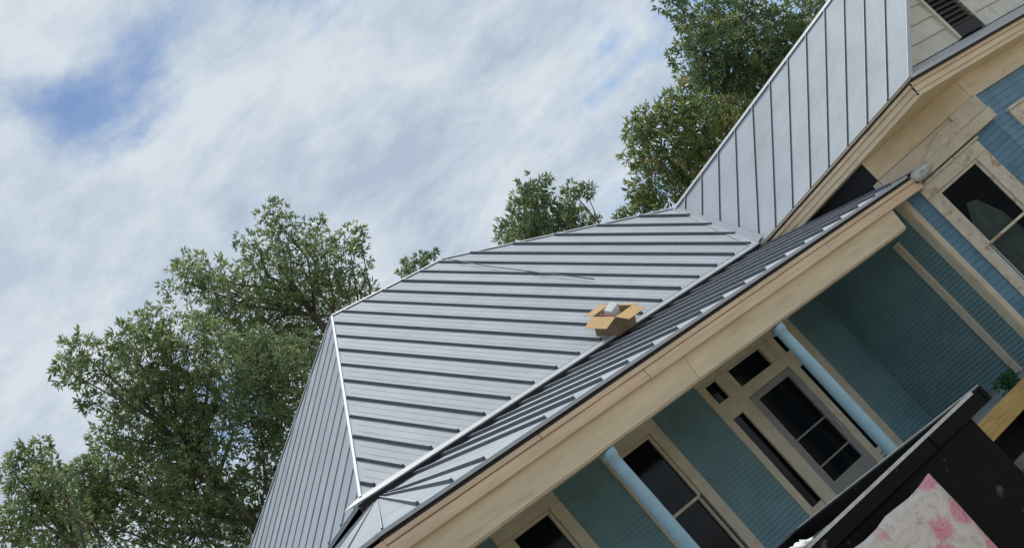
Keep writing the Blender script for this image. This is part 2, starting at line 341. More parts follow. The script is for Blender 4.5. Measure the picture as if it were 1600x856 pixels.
# --- wing: gable roof pointing at the street; its ridge drops a little towards the main roof
WX, WZ, WY = 10.166, 4.022, -1.10
F = V3(13.38, WY, 6.20); RXE = 16.5
rid = lambda y: F.lerp(Pp, (y-F.y)/(Pp.y-F.y))
val = lambda y: V3(XV, EY, EZ-.01).lerp(Pp, (y-EY)/(Pp.y-EY))
low = lambda y: V3(WX, y, WZ) if y <= 2.10 else val(y)
wing = deck('wing_roof', [[(WX, 2.10, WZ), (WX, WY, WZ), F], [(WX, 2.10, WZ), F, Pp], [(RXE, WY, WZ), (RXE, 4.6, WZ), Pp, F]], house, 'tan_paint')
ys = [2.1407-.012-S*k for k in range(-5, 9)]; ys = [min(y, Pp.y-.02) for y in ys if y-S < Pp.y] ; ys = [y for y in ys if y > WY] + [WY]
nW = V3(-.58, 0, .81)
for k, (ya, yb) in enumerate(zip(ys[:-1], ys[1:])):
    mb = MB(); pts = [low(ya), low(yb), rid(yb), rid(ya)]
    if ya > 2.10 > yb: pts = [low(ya), V3(XV, EY, EZ-.02), V3(WX, 2.09, WZ), low(yb), rid(yb), rid(ya)]
    mb.prism([p+nW*.002 for p in pts], nW*.006)
    if yb > WY+.01:
        a, b = low(yb), rid(yb); d = (b-a).normalized(); a = a + d*(.10 if yb > 2.1 else .0); b = b - d*.04; w = .012; Yv = V3(0, 1, 0)
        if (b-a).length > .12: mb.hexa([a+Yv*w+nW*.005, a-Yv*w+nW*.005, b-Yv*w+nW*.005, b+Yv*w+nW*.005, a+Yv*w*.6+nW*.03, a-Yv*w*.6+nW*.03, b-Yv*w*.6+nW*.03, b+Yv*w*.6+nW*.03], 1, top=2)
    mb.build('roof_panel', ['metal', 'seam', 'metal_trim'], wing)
mb = MB(); mb.prism([(RXE, WY, WZ), (RXE, 4.6, WZ), Pp, F], V3(.4, 0, .9)*.008); mb.build('roof_panel', 'metal', wing)
cap('ridge_cap', F, Pp, (-.8, 0, -.58), (.8, 0, -.58), wing, w=.09, lift=.03)
# valley flashing between main roof and wing roof
va, vb = V3(XV-.05, EY-.02, EZ-.01), Pp
for side, nn, nm in ((V3(-.16, 0, 0), V3(0, -ST, CT), 0), (V3(.045, -.12, .03), nW, 1)):
    mb = MB(); q = [va+nn*.009, vb+nn*.009, vb+side*.3+nn*.009, va+side+nn*.009]; mb.prism(q[::-1] if nm else q, nn*.005); mb.build('valley_flashing', 'metal', wing)
mb = MB(); mb.prism([V3(WX-.01, WY-.002, WZ+.012), F+V3(0, -.002, .012), F+V3(0, -.002, -.05), V3(WX+.05, WY-.002, WZ-.02)], (0, -.014, 0)); mb.build('rake_edge', 'metal_trim', wing)
# --- porch roof
TP = .318; CP = 1/math.sqrt(1+TP*TP); SP = TP*CP; PZ = 3.298; PX = 1.55; PXT = 3.2334; PLX = .66; PYT = 2.3; vt = PYT/CP; PXR = 10.66
APX = V3(PXT, PYT, PZ+PYT*TP); EP = [(3.2334, 0), (2.8274, 0), (2.4214, 0), (2.0154, 0), (1.6094, 0), (1.22, .12), (.94, .36), (.77, .70), (.69, 1.1), (.66, 1.5), (.66, 1.9), (.66, 2.3)]
EP = [V3(x, y, PZ) for x, y in EP]       # the porch roof turns the corner as a fan of wedge panels
porch = deck('porch_roof', [[(PXT, 0, PZ), (PXR, 0, PZ), (PXR, PYT, PZ+PYT*TP), (PXT, PYT, PZ+PYT*TP)], [(PLX, 9, PZ), (PLX, PYT, PZ), (PXT, PYT, PZ+PYT*TP), (PXT, 9, PZ+PYT*TP)]] + [[a, APX, b] for a, b in zip(EP[:-1], EP[1:])], house)
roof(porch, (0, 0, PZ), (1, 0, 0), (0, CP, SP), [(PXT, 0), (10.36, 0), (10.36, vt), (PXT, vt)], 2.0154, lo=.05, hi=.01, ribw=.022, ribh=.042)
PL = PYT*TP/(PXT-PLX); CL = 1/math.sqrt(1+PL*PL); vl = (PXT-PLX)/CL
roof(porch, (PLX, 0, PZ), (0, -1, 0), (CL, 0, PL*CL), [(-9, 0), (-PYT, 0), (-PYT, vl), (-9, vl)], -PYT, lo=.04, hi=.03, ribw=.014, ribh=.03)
for k, (a, b) in enumerate(zip(EP[:-1], EP[1:])):
    n_ = (a-APX).cross(b-APX); n_ = n_.normalized(); n_ = n_ if n_.z > 0 else -n_; mb = MB(); tri = [APX, b, a]
    mb.prism(tri if (tri[1]-tri[0]).cross(tri[2]-tri[0]).dot(n_) > 0 else tri[::-1], n_*.006)
    d = (b-APX).normalized(); q0, q1 = APX+d*.30, b-d*.05; sd = d.cross(n_).normalized(); hh = .042 if k < 3 else .022; w = .02 if k < 3 else .012
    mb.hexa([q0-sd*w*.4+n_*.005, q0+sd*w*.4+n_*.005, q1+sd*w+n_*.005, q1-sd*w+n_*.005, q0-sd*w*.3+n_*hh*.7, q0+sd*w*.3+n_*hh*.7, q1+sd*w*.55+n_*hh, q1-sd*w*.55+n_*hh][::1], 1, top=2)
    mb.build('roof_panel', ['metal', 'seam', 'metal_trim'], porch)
mb = MB(); Qp = lambda x, y, h: V3(x, y, PZ+y*TP+h)
mb.prism([Qp(10.365, 0, 0), Qp(PXR, 0, 0), Qp(PXR, PYT, 0), Qp(10.365, PYT, 0)], (0, 0, .012)); mb.build('membrane_strip', 'membrane', porch)
mb = MB(); mb.box(PX-.03, 10.4, -.030, -.005, PZ-.028, PZ+.004); mb.build('drip_edge', 'metal_trim', porch)
# --- porch eave: fascia, moulding, frieze, ceiling
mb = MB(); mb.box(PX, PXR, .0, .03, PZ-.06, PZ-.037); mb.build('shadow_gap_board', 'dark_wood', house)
for (z0, z1, y0, x1, m) in ((3.185, 3.235, -.012, 10.60, 'tan_wood'), (3.07, 3.18, -.004, 10.56, 'tan_wood')):
    cuts = [PX, 3.42 if y0 < -.01 else 4.9, 6.6 if y0 < -.01 else 8.3, x1]
    for a, b in zip(cuts[:-1], cuts[1:]):
        j_ = random.uniform(-.003, .003); mb = MB(); mb.box(a+.003, b-.003, y0+j_, .04, z0+j_, z1+j_*.5); mb.build('fascia_board', m, house, bevel=.006)
mb = MB(); mb.prism([(PX+.1, .075, 2.815), (PX+.1, .20, 2.815), (PX+.1, .20, 3.12), (PX+.1, .035, 3.12), (PX+.1, .055, 3.0)], (5.46-PX-.1, 0, 0)); mb.build('frieze_board', 'tan_paint', house, bevel=.006)
mb = MB(); mb.prism([(5.466, .073, 2.815), (5.466, .20, 2.815), (5.466, .20, 3.12), (5.466, .033, 3.12), (5.466, .053, 3.0)], (9.78-5.466, 0, 0)); mb.build('frieze_board', 'tan_paint', house, bevel=.006)
mb = MB(); mb.box(PX+.1, 9.78, .085, .21, 2.797, 2.814); mb.build('frieze_moulding', 'cream', house, bevel=.004)
mb = MB(); mb.box(PLX+.05, 3.3, 1.4, 9, 3.125, 3.145); mb.build('porch_ceiling', 'porch_ceiling', house)
mb = MB(); mb.box(PX+.05, PXR, .04, 2.3, 3.126, 3.146); mb.build('porch_ceiling', 'porch_ceiling', house)
def corner_boards(name, m, inset, th, z0, z1):
    c_ = V3(PXT, PYT, 0); pts = [V3(PX, 0, 0)] + [V3(p.x, p.y, 0) for p in EP[5:]] + [V3(PLX, 9, 0)]
    for a, b in zip(pts[:-1], pts[1:]):
        d = (b-a).normalized(); n_ = V3(-d.y, d.x, 0); n_ = n_ if n_.dot(c_-a) > 0 else -n_; a2, b2 = a+n_*inset, b+n_*inset
        mb = MB(); q = [a2, b2, b2+n_*th, a2+n_*th]; mb.prism([p+V3(0, 0, z0) for p in (q if (q[1]-q[0]).cross(q[2]-q[1]).z > 0 else q[::-1])], (0, 0, z1-z0)); mb.build(name, m, house)
corner_boards('fascia_board', 'tan_wood', -.004, .04, 3.071, 3.236); corner_boards('frieze_board', 'tan_paint', .06, .12, 2.816, 3.068); corner_boards('drip_edge', 'metal_trim', -.03, .024, PZ-.03, PZ+.003)
# --- porch floor, posts
mb = MB(); mb.box(PX+.1, 10.4, .02, 2.2, .66, .70); mb.build('porch_floor', 'porch_floor', house)
mb = MB(); mb.box(PX+.1, 10.7, -.06, -.01, .475, .705); mb.build('rim_board', 'new_lumber', house, bevel=.006)
mb = MB(); mb.box(PX+.3, 10.3, 1.2, 1.25, .0, .65); mb.build('crawl_space_board', 'dark_wood', house)
mb = MB(); mb.box(8.45, 8.75, .15, .35, .0, .13); mb.build('pier', 'concrete', house, bevel=.01)
mb = MB(); mb.box(4.9, 5.2, .08, .3, .0, .47); mb.build('pier', 'concrete', house, bevel=.01)
def post(x, y):
    mb = MB(); zs = [.70, .78, .80, 1.0, 1.6, 2.2, 2.62, 2.70, 2.72, 2.785]; rr = [.09, .09, .068, .069, .069, .066, .061, .060, .075, .075]
    mb.tube([(x, y, z) for z in zs], rr, seg=20); return mb.build('post', 'blue_post', house, smooth=True)
for x in (4.02, 6.91): post(x, .15)
post(1.35, .28); post(.82, 2.6); post(.82, 5.6)
# --- front wall behind the porch
BW = Wall((0, 2.2), (1, 0), (0, -1))
def window(W, u0, u1, ztop, g0, g1, gt, rail, gb, trim='cream', deep=.06, pale_sheet=False, label=None):
    """u0..u1 outer trim, g0..g1 glass, gt/gb glass top/bottom"""
    wn_ = MB(); W.box(wn_, u0, u1, .0, .035, gt+.04, ztop); w = wn_.build('window', trim, house, bevel=.004)
    if label: w['label'] = label
    W.part('head_cap', trim, w, u0-.03, u1+.03, .002, .06, ztop, ztop+.035)
    W.part('side_casing', trim, w, u0, g0-.045, .001, .034, gb-.1, gt+.038); W.part('side_casing', trim, w, g1+.045, u1, .001, .034, gb-.1, gt+.038)
    W.part('sill', trim, w, u0-.04, u1+.04, .001, .08, gb-.16, gb-.1)
    for a, b, lo, hi, dp in ((g0, g1, rail, gt, 0), (g0, g1, gb, rail, .03)):
        W.part('sash_stile', trim, w, a-.044, a, -.03-dp, .012-dp, lo, hi); W.part('sash_stile', trim, w, b, b+.044, -.03-dp, .012-dp, lo, hi)
        mb = MB(); W.box(mb, a, b, -.018-dp, -.013-dp, lo+.001, hi-.001); mb.build('pane', 'glass_clear' if pale_sheet else 'glass', w)
    W.part('sash_rail', trim, w, g0-.044, g1+.044, -.03, .013, gt, gt+.039)
    W.part('meeting_rail', trim, w, g0-.002, g1+.002, -.04, .012, rail-.018, rail+.018)
    W.part('sash_rail', trim, w, g0-.044, g1+.044, -.06, -.018, gb-.07, gb)
    return w
def glass_clear():
    m = bpy.data.materials.new('glass_clear'); m.use_nodes = True; t = m.node_tree; L = t.links.new; t.nodes.clear()
    o = _node(t, 'ShaderNodeOutputMaterial'); g = _node(t, 'ShaderNodeBsdfGlossy', inp={'Roughness': .03}); tr = _node(t, 'ShaderNodeBsdfTransparent', inp={0: (.55, .6, .6, 1)})
    fr = _node(t, 'ShaderNodeFresnel', inp={0: 1.2}); mx = _node(t, 'ShaderNodeMixShader'); L(fr.outputs[0], mx.inputs[0]); L(tr.outputs[0], mx.inputs[1]); L(g.outputs[0], mx.inputs[2]); L(mx.outputs[0], o.inputs[0])
    MATS['glass_clear'] = m
glass_clear()
WIN = [(3.89, 4.86), (5.66, 6.63)]
holes = [(a+.17, b-.17, 1.15, 2.92) for a, b in WIN] + [(7.58, 7.87, 2.68, 2.99), (8.10, 8.84, 2.68, 2.99), (9.11, 9.40, 2.68, 2.99), (7.58, 7.87, 1.1, 2.5), (9.11, 9.40, 1.1, 2.5), (8.06, 9.00, .71, 2.58)]
siding(BW, 3.3, 10.4, .70, 4.0, holes, .056, 'teal_siding', house, lap=.020)
for a, b in WIN: window(BW, a, b, 3.07, a+.215, b-.215, 2.885, 2.05, 1.22)
# entrance: door, sidelights, transoms
dr = MB(); BW.box(dr, 7.49, 9.61, .001, .03, 2.99, 3.08); door = dr.build('entrance', 'cream', house, bevel=.004); door['label'] = 'cream entrance surround with sidelights and transom'
for a, b in ((7.49, 7.615), (7.835, 8.06), (9.0, 9.14), (9.37, 9.61)): BW.part('jamb', 'cream', door, a, b, .002, .032, .70, 2.988)
for a, b in ((7.615, 7.835), (8.06, 9.0), (9.14, 9.37)):
    BW.part('transom_bar', 'cream', door, a, b, -.03, .028, 2.47 if b-a < .5 else 2.56, 2.71)
    BW.part('transom_head', 'cream', door, a, b, -.03, .02, 2.96, 2.988)
for a, b in ((7.615, 7.835), (8.12, 8.82), (9.14, 9.37)):
    mb = MB(); BW.box(mb, a, b, -.025, -.02, 2.712, 2.958); mb.build('transom_pane', 'glass', door)
for a, b in ((8.06, 8.12), (8.82, 9.0)): BW.part('transom_side', 'cream', door, a, b, -.03, .02, 2.711, 2.959)
for a, b in ((7.615, 7.835), (9.14, 9.37)):
    mb = MB(); BW.box(mb, a, b, -.025, -.02, 1.135, 2.468); mb.build('sidelight_pane', 'glass', door)
    BW.part('sidelight_panel', 'cream', door, a, b, -.03, .012, .70, 1.133)
for a, b in ((8.06, 8.20), (8.89, 9.0)): BW.part('door_stile', 'screen_rail', door, a, b, -.02, .018, .71, 2.555)
BW.part('door_rail', 'screen_rail', door, 8.2, 8.89, -.02, .016, 2.47, 2.555); BW.part('door_kick_panel', 'screen_rail', door, 8.2, 8.89, -.02, .012, .71, 1.18)
for z in (1.815, 1.405): BW.part('door_bar', 'screen_rail', door, 8.2, 8.89, -.018, .008, z-.012, z+.012)
for lo, hi in ((1.18, 1.393), (1.417, 1.803), (1.827, 2.47)):
    mb = MB(); BW.box(mb, 8.201, 8.889, -.015, -.011, lo+.001, hi-.001); mb.build('door_pane', 'glass', door)
mb = MB(); mb.tube([BW.P(8.93, .02, 1.55), BW.P(8.93, .05, 1.56), BW.P(8.93, .05, 1.70), BW.P(8.93, .02, 1.71)], .008, 6); mb.build('door_handle', 'grey_tin', door)
# --- other walls of the main block (left side, back) and an inner ceiling
LW = Wall((3.3, 2.2), (0, 1), (-1, 0)); siding(LW, .1, 8.0, .3, 4.05, [], .11, 'blue_siding', house)
mb = MB(); mb.box(3.2, 13.5, 10.1, 10.2, 0, 4.05); mb.box(13.45, 13.55, 2.3, 10.2, 0, 4.05); mb.box(3.35, 13.4, 2.35, 10.05, 3.3, 3.35); mb.box(3.35, 13.4, 2.35, 10.05, .62, .66); mb.build('inner_shell', 'interior', house)
# --- wing walls: side, cut-away bay corner, front
SX, SYC, D_ = 10.4, .30, 1.06
SWl = Wall((SX, 2.2), (0, -1), (-1, 0)); siding(SWl, .0, 1.9, .70, 3.14, [], .056, 'teal_siding', house, lap=.020)
mb = MB(); mb.box(SX-.006, SX+.08, SYC, 2.3, 3.1, 3.99); mb.build('felt_wall', 'felt', house)
SWl.part('corner_pilaster', 'cream', house, 1.40, 1.50, .0, .045, .70, 2.81); SWl.part('corner_board', 'cream', house, 1.80, 1.905, .0, .02, .3, 3.50)
DW = Wall((SX, SYC), (1, -1), (-1, -1)); DL = D_*math.sqrt(2)
FW = Wall((SX+D_, SYC-D_), (1, 0), (0, -1))
DW.part('corner_board', 'cream', house, -.0, .075, .0, .022, .3, 3.128)
hole_d = [(.42, 1.0, 1.15, 2.92)]
siding(DW, .076, DL-.002, .3, 3.5, hole_d, .085, 'blue_siding', house)
window(DW, .255, 1.19, 3.08, .44, .98, 2.88, 2.055, 1.22, trim='cream_peeling', pale_sheet=True, label='window with peeling cream trim on the angled bay wall')
siding(FW, .0, 4.84, .3, 3.5, [(.62, 1.35, 1.15, 2.92)], .085, 'blue_siding', house)
window(FW, .41, 1.55, 3.11, .64, 1.33, 2.9, 2.055, 1.22, trim='cream_peeling')
mb = MB(); mb.poly([DW.P(u, -.10-.05*u, z) for u, z in ((.42, 1.2), (.86, 1.2), (.88, 1.9), (.84, 2.25), (.72, 2.56), (.60, 2.60), (.44, 2.30))]); cu = mb.build('pale_sheet', 'pale_sheet', house); sm = cu.modifiers.new('t', 'SOLIDIFY'); sm.thickness = .01  # pale cut-out sheet set just behind the angled window's glass
mb = MB(); mb.box(16.2, 16.3, -.6, 4.4, 0, 3.99); mb.box(13.6, 16.3, 4.4, 4.5, 0, 3.99); mb.box(10.45, 16.2, .35, 4.4, 3.4, 3.45); mb.box(11.5, 16.2, -.65, .35, 3.4, 3.45); mb.box(10.45, 16.2, .35, 4.4, .2, .25); mb.box(11.5, 16.2, -.65, .35, .2, .25); mb.build('inner_shell', 'interior', house)
# frieze, soffit and cornice of the wing
ZS = 3.79
DW.part('bay_frieze_board', 'tan_paint', house, -.0, DL+.012, .0, .03, 3.505, ZS); FW.part('bay_frieze_board', 'tan_paint', house, .013, 4.84, .0, .03, 3.505, ZS)
FW.part('frieze_moulding', 'cream', house, .02, 4.84, .0, .05, 3.50, 3.53)
DW.part('bracket_board', 'cream', house, .0, DL+.06, .01, .10, 3.135, 3.285)
DW.part('bracket_block', 'cream', house, DL-.36, DL+.05, .01, .085, 3.29, 3.50)
DW.part('bracket_panel', 'cream', house, .0, DL-.362, .012, .045, 3.288, 3.498)
mb = MB(); prof = [(.50, 3.288), (1.14, 3.288), (1.14, 3.43), (.98, 3.455), (.80, 3.42), (.66, 3.36), (.58, 3.33)]
mb.prism([DW.P(u, .05, z) for u, z in prof], DW.n*.03); mb.build('broken_bracket_scroll', 'cream_peeling', house, bevel=.003)
mb = MB(); mb.prism([(WX+.03, 2.0, ZS), (WX+.03, WY+.03, ZS), (RXE, WY+.03, ZS), (RXE, -.6, ZS), (11.55, -.66, ZS), (10.5, .36, ZS), (10.5, 2.0, ZS)][::-1], (0, 0, .02)); mb.build('soffit', 'tan_paint', house)
for z0, z1, o_, m in ((3.93, 3.975, .045, 'tan_wood'), (3.855, 3.928, .07, 'tan_paint'), (3.795, 3.853, .085, 'tan_paint')):
    mb = MB(); mb.box(WX+o_-.02, WX+o_+.03, WY+o_, 2.05, z0, z1); mb.build('fascia_board', m, house, bevel=.004)
    mb = MB(); mb.box(WX+o_-.02, RXE, WY+o_-.02, WY+o_+.03, z0-.001, z1+.001); mb.build('cornice_board', m, house, bevel=.004)
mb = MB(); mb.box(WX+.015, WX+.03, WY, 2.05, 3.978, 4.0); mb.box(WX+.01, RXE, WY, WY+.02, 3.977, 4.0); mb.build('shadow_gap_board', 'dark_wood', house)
# pediment: metal ledge, boards, louvre
YT = -.76; GS = (F.z-WZ)/(F.x-WX); GR = (F.z-WZ)/(RXE-F.x)
gx0 = lambda z: WX+(z-WZ)/GS+.04; gx1 = lambda z: RXE-(z-WZ)/GR-.04
mb = MB(); mb.prism([(WX+.03, WY-.02, 4.002), (WX+.03, YT, 4.002), (WX+.33, YT, 4.22), (WX+.06, WY-.02, 4.038)], (RXE-WX-.4, 0, 0)); mb.build('pediment_ledge', 'metal_trim', house)
zz = 4.225; LV0, LV1 = 12.36, 13.05
while zz < 6.0:
    zt = min(zz+.235, 6.0)
    for side in (0, 1):
        a0, a1 = (gx0(zz), gx0(zt)) if side == 0 else (LV1+.06, LV1+.06)
        b0, b1 = (LV0-.06, LV0-.06) if side == 0 else (gx1(zz), gx1(zt))
        if min(b0-a0, b1-a1) > .03:
            mb = MB(); mb.hexa([(a0, YT-.024, zz), (b0, YT-.024, zz), (b0, YT+.02, zz), (a0, YT+.02, zz), (a1, YT-.004, zt-.004), (b1, YT-.004, zt-.004), (b1, YT+.02, zt-.004), (a1, YT+.02, zt-.004)]); mb.build('gable_board', 'gable_board', house)
    zz = zt
mb = MB(); mb.prism([(WX+.35, YT+.022, 4.2), (RXE-.35, YT+.022, 4.2), (F.x, YT+.022, 6.14)], (0, .05, 0)); mb.build('gable_wall', 'dark_wood', house)
lv = MB(); lv.box(LV0-.058, LV0, YT-.06, YT+.015, 4.23, 5.5); louvre = lv.build('louvre', 'gable_board', house, bevel=.004); louvre['label'] = 'dark slatted louvre vent in the gable'
mb = MB(); mb.box(LV1, LV1+.058, YT-.06, YT+.015, 4.23, 5.5); mb.build('louvre_frame', 'gable_board', louvre)
mb = MB(); mb.box(LV0+.001, LV1-.001, YT-.05, YT+.012, 4.24, 4.40); mb.build('louvre_frame', 'dark_wood', louvre)
sl = None
for k in range(14):
    z = 4.41+k*.075
    if sl is None:
        mb = MB(); mb.hexa([(LV0+.002, YT-.055, z), (LV1-.002, YT-.055, z), (LV1-.002, YT+.005, z+.055), (LV0+.002, YT+.005, z+.055), (LV0+.002, YT-.055, z+.012), (LV1-.002, YT-.055, z+.012), (LV1-.002, YT+.005, z+.067), (LV0+.002, YT+.005, z+.067)]); sl = mb.build('slat', 'louvre_slat', louvre)
    else:
        c_ = sl.copy(); COL.objects.link(c_); c_.parent = louvre; c_.location = sl.location + Vector((0, 0, k*.075))
mb = MB(); mb.prism([(gx0(4.2), YT-.03, 4.17), (gx0(4.2)+.14, YT-.03, 4.17), (F.x, YT-.03, F.z-.16), (F.x, YT-.03, F.z-.05)], (0, -.025, 0)); mb.build('rake_trim', 'gable_board', house)

# ------------------------------------------------------------------ cardboard box on the roof
def carton():
    o = V3(7.20, 2.21, EZ+(2.21-EY)*T) + V3(0, -ST, CT)*.012
    e0, g0, n0 = V3(1, 0, 0), V3(0, CT, ST), V3(0, -ST, CT); a = BOX_ROT
    e, g = e0*math.cos(a)+g0*math.sin(a), -e0*math.sin(a)+g0*math.cos(a); w, d, h, th = .185, .17, .23, .006
    Q = lambda x, y, z: o + e*x + g*y + n0*z
    root = thing('cardboard_box', o, 'open cardboard box with raised flaps sitting on the grey metal roof', 'box')
    def slab(name, pts, n, m, th_=th):
        mb = MB(); mb.prism(pts, Vector(n)*th_); return mb.build(name, m, root)
    slab('bottom', [Q(-w, -d, 0), Q(w, -d, 0), Q(w, d, 0), Q(-w, d, 0)], n0, 'cardboard')
    for nm, p0, p1, nn in (('side', (-w, -d), (w, -d), g), ('side', (w, -d), (w, d), -e), ('side', (w, d), (-w, d), -g), ('side', (-w, d), (-w, -d), e)):
        slab(nm, [Q(*p0, .007), Q(*p1, .007), Q(*p1, h), Q(*p0, h)], nn, 'cardboard')
    # flaps folded out over each edge: hinge a-b, tip direction
    for p0, p1, tip, ln in (((-w, -d), (w, -d), -g*.9+n0*-.15, .18), ((w, -d), (w, d), e*.9-n0*.25, .15), ((w, d), (-w, d), g*.95+n0*.05, .11), ((-w, d), (-w, -d), -e*.93+n0*-.30, .21)):
        t_ = tip.normalized()*ln; a0, b0 = Q(*p0, h+.002), Q(*p1, h+.002)
        nn = (b0-a0).cross(t_).normalized(); nn = nn if nn.z > 0 else -nn
        slab('flap', [a0, b0, b0+t_-(b0-a0)*.03, a0+t_+(b0-a0)*.03], nn*1, 'cardboard_sunlit')
    mb = MB(); mb.hexa([Q(-.06, -.05, .1), Q(.12, -.02, .1), Q(.11, .10, .1), Q(-.06, .08, .1), Q(-.06, -.03, .25), Q(.12, -.02, .29), Q(.11, .08, .31), Q(-.05, .08, .26)]); pk = mb.build('paper_wrap', 'white_paper', root)
    mb = MB(); mb.hexa([Q(-.15, -.1, .05), Q(-.10, -.1, .05), Q(-.10, .1, .05), Q(-.15, .1, .05), Q(-.15, -.1, .22), Q(-.10, -.1, .22), Q(-.10, .1, .24), Q(-.15, .1, .24)]); mb.build('red_packet', 'brick_red', root)
BOX_ROT = .08
carton()
# cord lying across the seams
mb = MB(); pts = [(9.40, 6.20), (9.28, 5.85), (9.10, 5.29), (8.98, 4.75), (8.85, 4.22), (8.76, 3.8), (8.68, 3.39)]
mb.tube([V3(x, y, EZ+(y-EY)*T)+V3(0, -ST, CT)*(.047+.004*(i % 2)) for i, (x, y) in enumerate(pts)], .007, 6); tag(mb.build('cord', 'black_wire', smooth=True), 'thin dark cord lying across the seams of the main roof', 'cord')
# tin scrap hanging at the corner of the bay
def scrap():
    root = thing('light_fixture', DW.P(.30, .1, 3.13), 'broken grey metal light fixture with black bent bracket on the bay corner', 'light fixture')
    mb = MB(); n1, n2 = 12, 5; c = DW.P(.40, .15, 3.215); ring = []
    for i in range(n2+1):
        ph = math.pi/2*i/n2
        for j in range(n1):
            t = 2*math.pi*j/n1; r = .13*math.cos(ph)*(1+.14*math.sin(3*t+i)) + .004
            mb.v.append(tuple(c + DW.u*r*math.cos(t)*1.2 + V3(0, 0, r*math.sin(t)*.62) + DW.n*(.07*math.sin(ph)+.012*math.sin(2*t))))
    for i in range(n2):
        for j in range(n1): q = (j+1) % n1; mb.f.append((i*n1+j, i*n1+q, (i+1)*n1+q, (i+1)*n1+j)); mb.m.append(0)
    sh = mb.build('shade', 'grey_tin', root, smooth=True); sm = sh.modifiers.new('t', 'SOLIDIFY'); sm.thickness = .004
    mb = MB(); mb.tube([DW.P(.16, .02, 3.20), DW.P(.18, .12, 3.22), DW.P(.26, .15, 3.16), DW.P(.36, .14, 3.15), DW.P(.50, .12, 3.20)], .012, 6); mb.build('bracket', 'black_wire', root)
    mb = MB(); mb.tube([DW.P(.15, .05, 3.27), DW.P(.19, .1, 3.17), DW.P(.25, .12, 3.09)], .014, 6); mb.build('bracket', 'black_wire', root)
    mb = MB(); mb.tube([DW.P(.20, .05, 3.10), DW.P(.27, .1, 3.06), DW.P(.33, .09, 3.12), DW.P(.27, .08, 3.15)], .016, 6); mb.build('socket', 'grey_tin', root, smooth=True)
scrap()
# ------------------------------------------------------------------ black trailer in front
TC = V3(2.465, -4.326, 1.30); TL_ = V3(-.981, .191, 0).normalized(); TB = V3(.191, .981, 0).normalized()
def trailer():
    root = thing('dump_trailer', TC + TL_*2 + TB*1 - V3(0, 0, 1.3), 'scuffed black steel open trailer box parked before the porch', 'trailer')
    Q = lambda s, b, z: TC + TL_*s + TB*b + V3(0, 0, z-1.30)
    def bx(name, s0, s1, b0, b1, z0, z1, m, par=root, bev=.006, dz=0):
        mb = MB(); mb.hexa([Q(s1, b0, z0), Q(s0, b0, z0), Q(s0, b1, z0), Q(s1, b1, z0), Q(s1, b0, z1), Q(s0, b0, z1), Q(s0, b1, z1), Q(s1, b1, z1)]); return mb.build(name, m, par, bevel=bev)
    LN, WD = 4.0, 2.3
    bx('side_panel', .17, LN, .03, .06, .45, 1.195, 'black_paint'); bx('side_panel', .17, LN, WD-.06, WD-.03, .45, 1.195, 'black_paint')
    bx('end_panel', .17, .20, .062, WD-.062, .45, 1.195, 'black_paint'); bx('end_panel', LN-.03, LN, .062, WD-.062, .45, 1.195, 'black_paint')
    r1 = bx('top_rail', 0, LN, -.02, .085, 1.196, 1.295, 'black_paint'); r2_ = bx('top_rail', 0, .09, .086, WD-.08, 1.196, 1.294, 'black_paint'); bx('top_rail', 0, LN, WD-.078, WD+.02, 1.196, 1.295, 'black_paint'); bx('top_rail', LN-.09, LN-.002, .086, WD-.08, 1.196, 1.293, 'black_paint')
    # worn bare edges of the rails
    bx('worn_edge', .09, LN-.1, -.0235, -.015, 1.281, 1.299, 'worn_white', r1, 0); bx('worn_edge', -.004, .010, .0, WD-.05, 1.284, 1.299, 'worn_white', r2_, 0)
    bx('weld_bead', .52, .535, -.026, -.02, 1.2, 1.28, 'black_paint', r1, 0); bx('weld_bead', .03, .04, -.026, -.02, 1.2, 1.28, 'black_paint', r1, 0)
    bx('floor', .2, LN-.03, .062, WD-.062, .46, .50, 'black_paint')
    for s in (1.55, 2.45):
        for b in (-.08, WD-.12):
            mb = MB(); mb.tube([Q(s, b, .33), Q(s, b+.2, .33)], .33, 24); w = mb.build('wheel', 'rubber', root)
            mb = MB(); mb.tube([Q(s, b-.01, .33), Q(s, b+.21, .33)], .18, 20); mb.build('rim', 'grey_tin', w)
    return Q, bx
TQ, _bx = trailer()
mb = MB(); nu, nz = 14, 14; i0 = 0      # printed panel standing against the trailer side, slightly buckled
for k in range(2):
    for a in range(nu+1):
        for b in range(nz+1):
            s = .745+a/nu*1.35; z = .32+b/nz*.83
            jag = (-.02*abs(math.sin(a*2.3)) if b == nz else 0)
            mb.v.append(tuple(TQ(s, -.075+.0025*math.sin(a*1.1+b*.4)+.002*math.cos(b*.9)+k*.02, z+jag)))
for k in range(2):
    for a in range(nu):
        for b in range(nz):
            q = [k*(nu+1)*(nz+1)+(a+da)*(nz+1)+b+db for da, db in ((0, 0), (0, 1), (1, 1), (1, 0))]; mb.f.append(tuple(q if k else q[::-1])); mb.m.append(0)
NN = (nu+1)*(nz+1)
for a in range(nu):
    for b in (0, nz):
        q = [a*(nz+1)+b, (a+1)*(nz+1)+b]; mb.f.append((q[0], q[1], q[1]+NN, q[0]+NN)); mb.m.append(0)
for b in range(nz):
    for a in (0, nu):
        q = [a*(nz+1)+b, a*(nz+1)+b+1]; mb.f.append((q[0], q[1], q[1]+NN, q[0]+NN)); mb.m.append(0)
tag(mb.build('printed_panel', 'floral_print', smooth=True), 'pink and white blotchy floral panel standing against the black trailer', 'panel')
mb = MB(); mb.hexa([TQ(1.55, 1.3, .5), TQ(1.48, 1.3, .5), TQ(1.48, 1.33, .5), TQ(1.55, 1.33, .5), TQ(1.60, 1.25, 1.475), TQ(1.53, 1.25, 1.495), TQ(1.53, 1.28, 1.495), TQ(1.60, 1.28, 1.475)])
